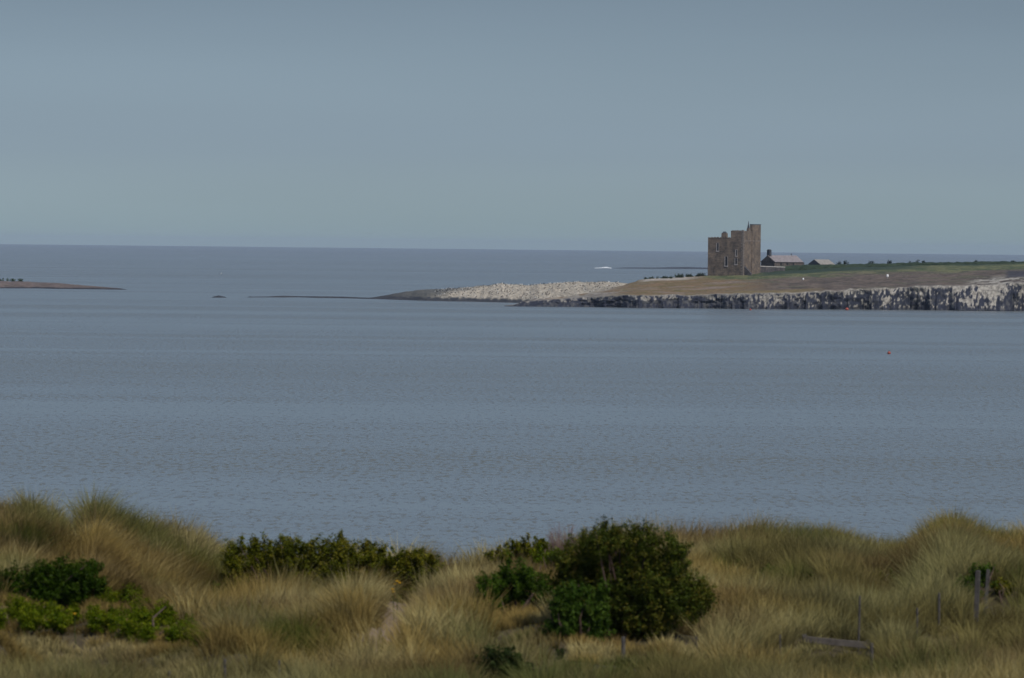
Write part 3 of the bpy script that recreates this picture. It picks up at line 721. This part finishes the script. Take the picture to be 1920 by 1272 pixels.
# upright leafy weeds
for q, (cx, cy, lab) in enumerate(((712, 1226, 'upright bright green weed at the foot of the sand path, leftmost'), (730, 1228, 'upright bright green weed at the foot of the sand path, in the middle'), (746, 1232, 'upright bright green weed at the foot of the sand path, rightmost'))):
    bush('weed', lab, 'plant', [(cx, cy-10, 4), (cx, cy, 5), (cx+1, cy+8, 5)], (cx, cy+16), 420, MID, 230+q, .03, .05, .05, stems=2, group='weeds by the sand path', fill=.6)
for q, (cx, cy, lab) in enumerate(((402, 1115, 'tall green herb clump on the left dune slope'), (480, 1150, 'slim green herb to the right of the tall herb clump'),)):
    bush('herb', lab, 'plant', [(cx-6, cy-12, 7), (cx+5, cy, 9), (cx-2, cy+14, 9)], (cx, cy+30), 900, MID, 240+q, .04, .05, .15, stems=4, fill=.6)
# ragwort
def ragwort(px, py, label, seed, nfl=3):
    g = random.Random(seed); b = ground_hit(px, py+28); b.z = float(gz(b.x, b.y)); top = at(px, py, b.y)-b
    if top.z < .3: top.z = .55
    e = empty('ragwort', (b.x, b.y, b.z)); tag(e, label, 'flower', 'yellow flowers among the grass')
    st = MB(); fl = []
    for i in range(nfl):
        t = top+Vector((g.uniform(-.05, .05), g.uniform(-.05, .05), g.uniform(-.05, .05)))
        st.tube([Vector((0, 0, -.05)), t*.5+Vector((g.uniform(-.03, .03), 0, 0)), t], [.006, .005, .003], 5); fl.append(t)
    st.build('stem', M['stemg'], e)
    for t in fl:
        f = MB()
        for j in range(9):
            a = j*2*math.pi/9; d = Vector((math.cos(a), math.sin(a), .25)); s = Vector((-math.sin(a), math.cos(a), 0))*.014
            f.bm.faces.new([f.bm.verts.new(t+v) for v in (d*.01, d*.03+s, d*.055, d*.03-s)])
        f.tube([t-Vector((0, 0, .01)), t+Vector((0, 0, .02))], [.018, .014], 8)
        f.build('flower_head', M['yellow'], e)
M['stemg'] = simple('green_stem', (.06, .09, .02)); M['yellow'] = simple('yellow_petals', (.75, .45, .02), .7, .1)
ragwort(283, 988, 'yellow flower high on the left dune against the sea', 301)
ragwort(276, 1051, 'yellow flower on the middle of the left dune slope', 302, 2)
ragwort(745, 1118, 'yellow flower at the upper left edge of the sand path', 303)
ragwort(739, 1134, 'yellow flower lower down beside the sand path', 304, 2)
ragwort(143, 1188, 'yellow flower below the vivid green shrub at left', 305, 2)
# dead twiggy shrub
b = ground_hit(1052, 1030); b = at(1052, 1030, 124); b.z = float(gz(b.x, b.y))
e = empty('dead_shrub', tuple(b)); tag(e, 'leafless reddish twiggy shrub on the crest left of the large bush', 'shrub')
mb = MB(); g = random.Random(5)
for i in range(60):
    px = g.uniform(1028, 1082); t = at(px, g.uniform(978, 1012), 124+g.uniform(-.4, .4))-b; s = Vector((t.x*.6, t.y, 0)); s.z = float(gz(s.x+b.x, s.y+b.y))-b.z
    m = s.lerp(t, .55)+Vector((g.uniform(-.06, .06), 0, 0)); mb.tube([s, m, t], [.008, .006, .003], 4)
    for j in range(3):
        u = g.uniform(.4, .9); q = s.lerp(t, u); mb.tube([q, q+Vector((g.uniform(-.14, .14), g.uniform(-.1, .1), g.uniform(.06, .2)))], [.004, .002], 4)
mb.build('twigs', M['deadtwig'], e)

# ------------------------------------------------------------------ posts and plank
def post(px, y_top, y_bot, wpx, label, lean=0, square=False, nm='fence_post'):
    b = ground_hit(px, min(y_bot+14, 1300)); kk = b.y/F
    z = float(gz(b.x, b.y)); h = at(px, y_top, b.y).z-z; w = wpx*kk/2*.68
    e = empty(nm, (b.x, b.y, z)); e.rotation_euler = (0, lean, random.uniform(-.3, .3)); tag(e, label, 'post', 'weathered fence posts in the dune grass'); low_zones.append((b.x, b.y, .30, 6))
    mb = MB()
    if square: mb.box(-w, w, -w*.9, w*.9, -.3, h, 0, .004); o = mb.build('post_shaft', M['wood'], e, bevel=.008)
    else: mb.tube([(0, 0, -.3), (.004, 0, h*.5), (0, 0, h-.02), (0, 0, h)], [w*1.05, w, w*.95, w*.7], 10); o = mb.build('post_shaft', M['wood'], e)
    mb = MB()
    for zz in (h*.82,): mb.tube([(w*.6, -w*1.05, zz-.02), (w*.6, -w*1.35, zz), (w*.6, -w*1.05, zz+.02)], .004, 5)
    mb.build('staple', M['dark'], e)
for a in ((317, 1258, 1290, 8, 'short fence post at the bottom edge, leftmost of all'), (421, 1236, 1285, 8, 'fence post at the bottom edge, second from the left'),
          (523, 1238, 1285, 6, 'thin fence post at the bottom edge, third from the left'), (1168, 1194, 1232, 12, 'stubby pale fence post below the large bush'),
          (1305, 1192, 1220, 7, 'faint short post in grass right of the stubby post'), (1462, 1190, 1222, 6, 'short thin post to the left of the fallen plank'),
          (1609, 1117, 1210, 6, 'tall thin dark post at the end of the fallen plank', .02), (1634, 1206, 1240, 10, 'stub of a post just right of the fallen plank'),
          (1719, 1140, 1190, 6, 'thin dark post midway between plank and thick post pair'), (1760, 1112, 1168, 7, 'thin dark post nearest left of the thick post pair')):
    post(*a)
post(1829, 1070, 1168, 13, 'thick square weathered post, left one of the pair at right', .03, True)
post(1846, 1068, 1150, 10, 'thick weathered post, right one of the pair at right', .06, True)
b = ground_hit(1570, 1222); low_zones.append((b.x, b.y, .75, 8)); z = float(gz(b.x, b.y)); kk = b.y/F
a1 = at(1505, 1199, b.y)-b; a2 = at(1632, 1211, b.y-.3)-b
e = empty('fallen_plank', (b.x, b.y, b.z)); tag(e, 'weathered grey rail plank lying low in grass at the foot of the tall thin post', 'plank')
mb = MB(); mb.prism([a1+Vector((0, 0, -.06)), a2+Vector((0, 0, -.06)), a2+Vector((0, 0, .06)), a1+Vector((0, 0, .06))], Vector((0, .05, 0))); mb.build('plank', M['plank'], e, bevel=.006)
for f in (.03, .97):
    p = a1.lerp(a2, f); gl = float(gz(p.x+b.x, p.y+b.y))-b.z; mb = MB(); mb.box(p.x-.04, p.x+.04, p.y+.055, p.y+.13, gl-.2, p.z+.09); mb.build('support', M['wood'], e)

# ------------------------------------------------------------------ marram grass
def grass(name, x_, Y_, seed, nb, lean_bias, hmul):
    g = np.random.default_rng(seed); nT = len(x_)
    z_ = gz(x_, Y_)
    patch = fbm(x_*.35, Y_*.22, 401, 3); patch2 = fbm(x_*.12+4, Y_*.09, 402, 3); patch3 = vnoise(x_*.9, Y_*.6, 403)
    tus = g.random(nT)**2; hT = (.36+.40*patch+.46*tus*(.4+.6*patch3))*hmul
    ep = .25; gx = (hump(x_+ep, Y_)-hump(x_-ep, Y_))/(2*ep)
    wind = (fbm(x_*.18, Y_*.12, 404, 2)-.5)*2.2+lean_bias-gx*1.7
    straw = np.array((.31, .23, .08)); pale = np.array((.42, .36, .17)); olive = np.array((.17, .175, .075)); brown = np.array((.17, .115, .055)); grn = np.array((.09, .13, .025))
    tc = mixc(straw, pale, sm(.45, .7, patch3)); tc = mixc(tc, olive, sm(.47, .64, patch2)*.6); tc = mixc(tc, brown, sm(.56, .70, fbm(x_*.25+9, Y_*.2, 405, 3))*.7)
    for (gx_, gy_, gr) in green_spots: tc = mixc(tc, (.075, .105, .02), np.exp(-((x_-gx_)/gr)**2-((Y_-gy_)/(gr*2.2))**2)*.9)
    dk = fbm(x_*.75+3, Y_*.38, 408, 3); tc = tc*(np.array((.90, .88, .80))*(.62+.62*sm(.30, .62, dk))[:, None])*(.78+.42*g.random(nT))[:, None]; tc = mixc(tc, grn, sm(.66, .74, fbm(x_*.3+40, Y_*.25, 406, 3))*.5)
    ti = np.repeat(np.arange(nT), nb); n = len(ti)
    ang = g.random(n)*2*np.pi; rr = g.random(n)**.7
    rad = .07+.10*g.random(nT)+.16*tus
    bx = x_[ti]+np.cos(ang)*rr*rad[ti]; by = Y_[ti]+np.sin(ang)*rr*rad[ti]
    bz = gz(bx, by)-.03
    h = hT[ti]*(.55+.55*g.random(n))
    sp = (.15+.55*rr)
    dx = np.cos(ang)*sp+wind[ti]*.38+g.normal(size=n)*.10; dx = dx+g.normal(size=n)*.22; dy = np.sin(ang)*sp+g.normal(size=n)*.10-.05
    w = .0055+.004*g.random(n)
    fa = g.random(n)*np.pi; wx = np.cos(fa)*w; wy = np.sin(fa)*w*.6
    wx = np.where(np.abs(wx) < .003, .003, wx)
    def pt(t):
        bend = t**1.7
        return bx+dx*h*bend, by+dy*h*bend, bz+h*(t-.28*(dx**2+dy**2)*bend*1.2)
    P0 = pt(0.); P1 = pt(.55); P2 = pt(1.)
    V = np.empty((n, 5, 3), np.float32)
    V[:, 0] = np.stack([P0[0]-wx, P0[1]-wy, P0[2]], -1); V[:, 1] = np.stack([P0[0]+wx, P0[1]+wy, P0[2]], -1)
    V[:, 2] = np.stack([P1[0]-wx*.8, P1[1]-wy*.8, P1[2]], -1); V[:, 3] = np.stack([P1[0]+wx*.8, P1[1]+wy*.8, P1[2]], -1)
    V[:, 4] = np.stack(P2, -1)
    b0 = (np.arange(n)*5)[:, None]
    Fc = np.concatenate([b0+np.array([[0, 1, 3]]), b0+np.array([[0, 3, 2]]), b0+np.array([[2, 3, 4]])], 0)
    jit = (.7+.6*g.random(n))[:, None]
    top = tc[ti]*jit; root = top*.36+np.array((.03, .02, .01))*.5  # dead brown roots, darkened further as painted shade between the tufts
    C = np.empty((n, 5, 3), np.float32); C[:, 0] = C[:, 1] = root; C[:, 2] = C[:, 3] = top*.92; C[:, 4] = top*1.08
    print('grass blades', n)
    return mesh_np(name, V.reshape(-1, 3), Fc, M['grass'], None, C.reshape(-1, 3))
NT = 15000
green_spots = []
for (qx, qy, qr) in ((410, 1145, .35), (470, 1205, .45), (560, 1235, .5), (520, 1215, .4), (40, 1040, .6), (1150, 1262, .7), (1090, 1260, .4), (1240, 1265, .4), (1470, 1110, .4), (1370, 1080, .3)):
    q_ = ground_hit(qx, qy); green_spots.append((q_.x, q_.y, qr))
g = np.random.default_rng(9)
Yt = 80+g.random(NT*2)*52; half = Yt*.0897+3.0; xt = (g.random(NT*2)*2-1)*(11.3+3.0); ok = np.abs(xt) < half
xt, Yt = xt[ok], Yt[ok]
keep = path_dist(xt, Yt) > .40
keep &= fbm(xt*.9, Yt*.7, 407, 2)+.22*g.random(len(xt)) > .47
for (bx, by, br) in bush_zones:
    keep &= ~((np.abs(xt-bx) < br*.8) & (Yt < by+.4) & (Yt > by-.2))
xt, Yt = xt[keep][:NT], Yt[keep][:NT]
hm = np.ones(len(xt))
for (bx, by, br) in bush_zones:
    hm = np.minimum(hm, np.where((np.abs(xt-bx) < br*.9) & (Yt < by+.3) & (Yt > by-(7 if br < .4 else 4)), .36, 1))
for (bx, by, br, dp) in low_zones:
    hm = np.minimum(hm, np.where((np.abs(xt-bx) < br) & (Yt < by+.4) & (Yt > by-dp), .38, 1))
pd_ = path_dist(xt, Yt); hm = np.minimum(hm, np.where(pd_ < .5, .5, 1))
pxt = 960+xt/Yt*F
for (cx, wd, up) in ((60, 14, .25), (105, 9, .15), (178, 16, .3), (215, 10, .15), (285, 10, .2), (1402, 14, .25), (1785, 22, .25), (345, 10, .2), (1500, 9, .15)):
    hm = hm+up*np.exp(-((pxt-cx)/wd)**2)*(Yt > 117)
hm = hm*(.9+.2*g.random(len(hm)))
hm = hm+(.65*np.exp(-(((960+xt/Yt*F)-510)/80)**2)+.35*np.exp(-(((960+xt/Yt*F)-700)/60)**2))*(Yt > 116)*(Yt < 121.3)
tag(grass('marram_grass', xt, Yt, 77, 50, .10, hm), 'straw and olive marram grass covering the dunes in front of the sea', 'grass', kind='stuff')

# ------------------------------------------------------------------ things on the island
def far_bush(px, y0, y1, wpx, D, label, seed, cols, name='island_bush', group='dark bushes on the island skyline', n=500):
    k = PXM(D); p = at(px, y1, D); e = empty(name, tuple(p)); tag(e, label, 'bush', group)
    h = (y1-y0)*k; w = wpx*k/2; g = random.Random(seed)
    L = [((g.uniform(-w, w)*.6, g.uniform(-w, w)*.5, h*g.uniform(.35, .65)), min(h*.36, w*.8)) for _ in range(5)]+[((0, 0, h*.66), h*.30), ((0, 0, h*.2), h*.3)]
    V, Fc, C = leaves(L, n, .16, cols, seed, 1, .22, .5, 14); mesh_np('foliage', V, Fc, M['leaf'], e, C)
    mb = MB(); mb.tube([(0, 0, -.8), (0.05, 0, h*.3), (0, 0, h*.7)], [.12, .09, .04], 6); mb.build('stem', M['twig'], e)
DK = ((.015, .028, .018), (.025, .04, .022), (.04, .055, .03))
for a in ((1573, 491, 499, 8, 'dark bush on the island skyline just right of the cottage'), (1585, 489, 498, 13, 'wider dark bush on the skyline, second right of the cottage'),
          (1634, 490, 497, 12, 'low dark bush on the skyline, third right of the cottage'), (1667, 488, 496, 12, 'brownish bush rising from the skyline hedge above the white marker'),
          (1706, 489.5, 497, 4, 'narrow dark bush on the skyline, leftmost of the three slim ones'), (1720, 487.5, 497, 5, 'tallest of the three slim dark bushes on the skyline'),
          (1731, 488.5, 497, 6, 'slim dark bush on the skyline, rightmost of the three'), (1830, 488.8, 495, 10, 'dark bush in the skyline hedge, left of the right edge'), (1900, 489, 494, 12, 'dark bush in the skyline hedge at the right edge')):
    far_bush(a[0], a[1], a[2], a[3], crestD(a[0])+5, a[4], a[0], DK)
for a in ((1222, 519.5, 526, 40, 'dark low bush on the crest, furthest left of the tower'), (1250, 518, 525, 36, 'second low bush on the crest left of the tower'), (1274, 514.5, 523, 30, 'green bush on the crest, taller, left of the tower'),
          (1295, 513.5, 522, 28, 'rounded green bush on the crest close to the tower'), (1316, 512.5, 520, 26, 'green bush touching the left foot of the tower')):
    far_bush(a[0], a[1], a[2]+2, a[3], crestD(a[0])-2, a[4], a[0], ((.03, .045, .03), (.045, .065, .03), (.07, .09, .035)), group='bushes on the crest left of the tower', n=2200)
for a in ((6, 521, 529, 34, 'dark green bush at the left edge of the islet'), (24, 521.5, 529.5, 30, 'middle green bush on the islet'), (40, 522, 530, 20, 'green bush furthest right on the islet')):
    Di = np_water(np.array([a[0]]), np.array([541.]))[0]+42
    far_bush(a[0], a[1], a[2], a[3], Di, a[4], a[0]+900, MID, group='bushes on the left islet', n=700)
# hedge on the crest
n = 620; px = np.linspace(1412, 2400, n); x = px*.18; top = tab([(1412, 503), (1440, 500.5), (1480, 498.5), (1520, 497), (1600, 495.5), (1640, 494.5), (1700, 493), (1760, 492.3), (1840, 491), (1920, 490.6), (2400, 490)], px)
bot = tab([(1412, 514), (1450, 510), (1500, 508), (1600, 504.5), (1700, 500), (1800, 497), (1920, 495.5), (2400, 496)], px)
P = []
D0 = np.interp(px, pxs, Dk)-2
for k_ in range(14):
    s = k_/13; a = s*math.pi
    D = D0-3*math.cos(a)+(fbm(x*.5, s*4, 501, 3)-.5)*2
    zt = zof(px, top, D0); zb = zof(px, bot, D0-3)
    z = zb-.4+(zt-zb+.4)*(math.sin(a)**.5 if s <= .5 else math.sin(a)**.6)+(fbm(x*.7, s*3, 502, 4)-.5)*.8*math.sin(a)
    P.append(np.stack([(px-960)/F*D, D, z], -1))
P = np.array(P); C = mixc((.018, .034, .022), (.04, .058, .032), fbm(P[..., 0]*.6, P[..., 2]*1.5, 503))
tag(mesh_np('hedge', P.reshape(-1, 3), grid_faces(14, n), M['rock'], colors=C.reshape(-1, 3)), 'long dark green hedge along the top of the island', 'hedge')
# white markers
def marker(px, y0, y1, wpx, s_, label):
    top = at(px, y1, 1890+0)
    for D in np.arange(1900, 2200, 1.0):
        p = at(px, y1, D)
        if p.z <= island_z(p.x, D): break
    k = PXM(D); h = (y1-y0)*k; w = wpx*k
    e = empty('marker_post', tuple(p)); tag(e, label, 'marker', 'white markers on the island slope')
    mb = MB(); mb.tube([(0, 0, -.3), (0, 0, h*.9)], .07, 8); mb.build('post_shaft', M['white'], e)
    mb = MB(); mb.tube([(0, -.10, h*.30+.0), (0, -.11, h*.55), (0, -.10, h)], [w*.42, w*.5, w*.3], 10); mb.build('marker_board', M['white'], e)
marker(1664, 514.5, 522, 5, 0, 'larger bright white marker on the brown slope below the hedge')
marker(1506, 521.5, 526.5, 3.4, 0, 'smaller white marker on the slope below the cottage')
# buoys
def buoy(px, py, wpx, label):
    a = water_hit(px, py+wpx*.4); k = a.y/F; r = wpx*k/2
    e = empty('buoy', (a.x, a.y, 0)); tag(e, label, 'buoy', 'orange red marker buoys')
    mb = MB(); N = 12
    path = [(0, 0, -r*.4+r*2*i/N) for i in range(N+1)]; rad = [max(.02, r*math.sin(math.pi*min(1, .02+i/N*.98))**.6) for i in range(N+1)]
    mb.tube(path, rad, 16); mb.build('float', M['red'], e, True)
    mb = MB(); mb.tube([(0, 0, r*1.55), (0, 0, r*2.1)], r*.12, 8); mb.tube([(r*.22*math.cos(t), 0, r*2.2+r*.22*math.sin(t)) for t in np.linspace(0, 2*math.pi, 12)], r*.05, 6, False); mb.build('lifting_eye', M['dark'], e)
buoy(1667, 661.5, 6.5, 'orange red buoy floating alone in open water at right')
buoy(1588, 579.5, 6.5, 'red buoy floating close under the island cliffs')
buoy(1407, 580.5, 4, 'small orange buoy under the cliffs below the tower')
# gulls
def gull(px, py, D, span, label, mat, bank=.5, up=.35):
    p = at(px, py, D); me = bpy.data.meshes.new('gull'); s = span/1.3
    v = [(0, 0, 0), (.12, 0, .01), (.22, 0, .03), (.29, 0, .035), (-.14, 0, 0), (-.27, 0, .0),
         (.05, .25, .10*up*3), (.0, .65, .06*up*3), (.05, -.25, .10*up*3), (.0, -.65, .06*up*3)]
    ed = [(0, 1), (1, 2), (2, 3), (0, 4), (4, 5), (0, 6), (6, 7), (0, 8), (8, 9)]
    me.from_pydata([tuple(c*s for c in q) for q in v], ed, []); o = bpy.data.objects.new('gull', me); COL.objects.link(o)
    m = o.modifiers.new('skin', 'SKIN'); rr = [.075, .07, .045, .01, .06, .035, .05, .012, .05, .012]
    for i, d in enumerate(me.skin_vertices[0].data if me.skin_vertices else []): d.radius = (rr[i]*s, rr[i]*s*.6)
    if not me.skin_vertices:
        bm = bmesh.new(); bm.from_mesh(me); l = bm.verts.layers.skin.verify()
        for i, q in enumerate(bm.verts): q[l].radius = (rr[i]*s, rr[i]*s*.5); q[l].use_root = i == 0
        bm.to_mesh(me); bm.free()
    o.modifiers.new('sub', 'SUBSURF').levels = 1; me.materials.append(mat)
    o.location = p; o.rotation_euler = (bank, 0, R(200)); tag(o, label, 'bird', 'gulls in flight'); return o
gull(415, 513, 1500, 1.2, 'white gull flying low over the sea between islet and spit', M['white'], .7)
gull(693, 438, 1500, .9, 'tiny dark gull in the sky above the spit', M['dark'], .2)
# seabird colony on the pale rocks
g = np.random.default_rng(31); VV = []; FF = []; CC = []; off = 0
th = np.linspace(0, 2*np.pi, 7)[:-1]
prof = [(-.22, .02, .10), (-.10, .09, .14), (.05, .10, .20), (.14, .06, .30), (.17, .055, .37), (.26, .01, .36)]
base = np.array([[(p_[0]), math.cos(t)*p_[1], p_[2]+math.sin(t)*p_[1]] for p_ in prof for t in th])
bf = np.array([[i*6+j, i*6+(j+1) % 6, (i+1)*6+(j+1) % 6, (i+1)*6+j] for i in range(5) for j in range(6)])
SD = np.array([r[0] for r in sp_rows]); SZ = np.array([r[1] for r in sp_rows])
for i in range(600):
    c = int(np.interp(g.uniform(815, 1160), sp_px, np.arange(len(sp_px)))); r = g.integers(8, 42)
    x = (sp_px[c]-960)/F*SD[r, c]; a = g.uniform(0, 6.28); q = base*g.uniform(.9, 1.3)
    q = np.stack([q[:, 0]*math.cos(a)-q[:, 1]*math.sin(a), q[:, 0]*math.sin(a)+q[:, 1]*math.cos(a), q[:, 2]], -1)+np.array([x, SD[r, c], SZ[r, c]-.05])
    VV.append(q); FF.append(bf+off); off += 36; CC.append(np.tile((.03, .03, .035) if g.random() < .6 else (.75, .75, .72), (36, 1)))
tag(mesh_np('seabird_colony', np.concatenate(VV), np.concatenate(FF), M['leaf'], colors=np.concatenate(CC)), 'countless seabirds standing on the pale rocks of the spit', 'seabirds', kind='stuff')
# breaker off the reef
a = at(1130, 502, 5500); a = water_hit(1130, 503.4)
mb = MB(); g = random.Random(3)
for i in range(26):
    x0 = -7.5+i*.6; h = .35+1.0*math.exp(-((x0-2)/4.5)**2)*g.uniform(.7, 1.1)
    mb.box(x0, x0+.75, g.uniform(-1, 0), g.uniform(.5, 2), -.2, h, .12, .08)
o = mb.build('breaking_wave', M['foam'], None, True); o.location = (a.x, a.y, 0); tag(o, kind='structure')

# ------------------------------------------------------------------ haze
mb = MB(); mb.box(-24500, 24500, -1600, 25500, -7, 40)
hm = bpy.data.materials.new('sea_haze'); hm.use_nodes = True; n = hm.node_tree; n.nodes.clear()
v = n.nodes.new('ShaderNodeVolumePrincipled'); v.inputs['Color'].default_value = (.66, .78, 1.0, 1); v.inputs['Density'].default_value = 2.2e-5; v.inputs['Anisotropy'].default_value = 0
out = n.nodes.new('ShaderNodeOutputMaterial'); n.links.new(v.outputs[0], out.inputs['Volume'])
tag(mb.build('haze', hm), kind='stuff')
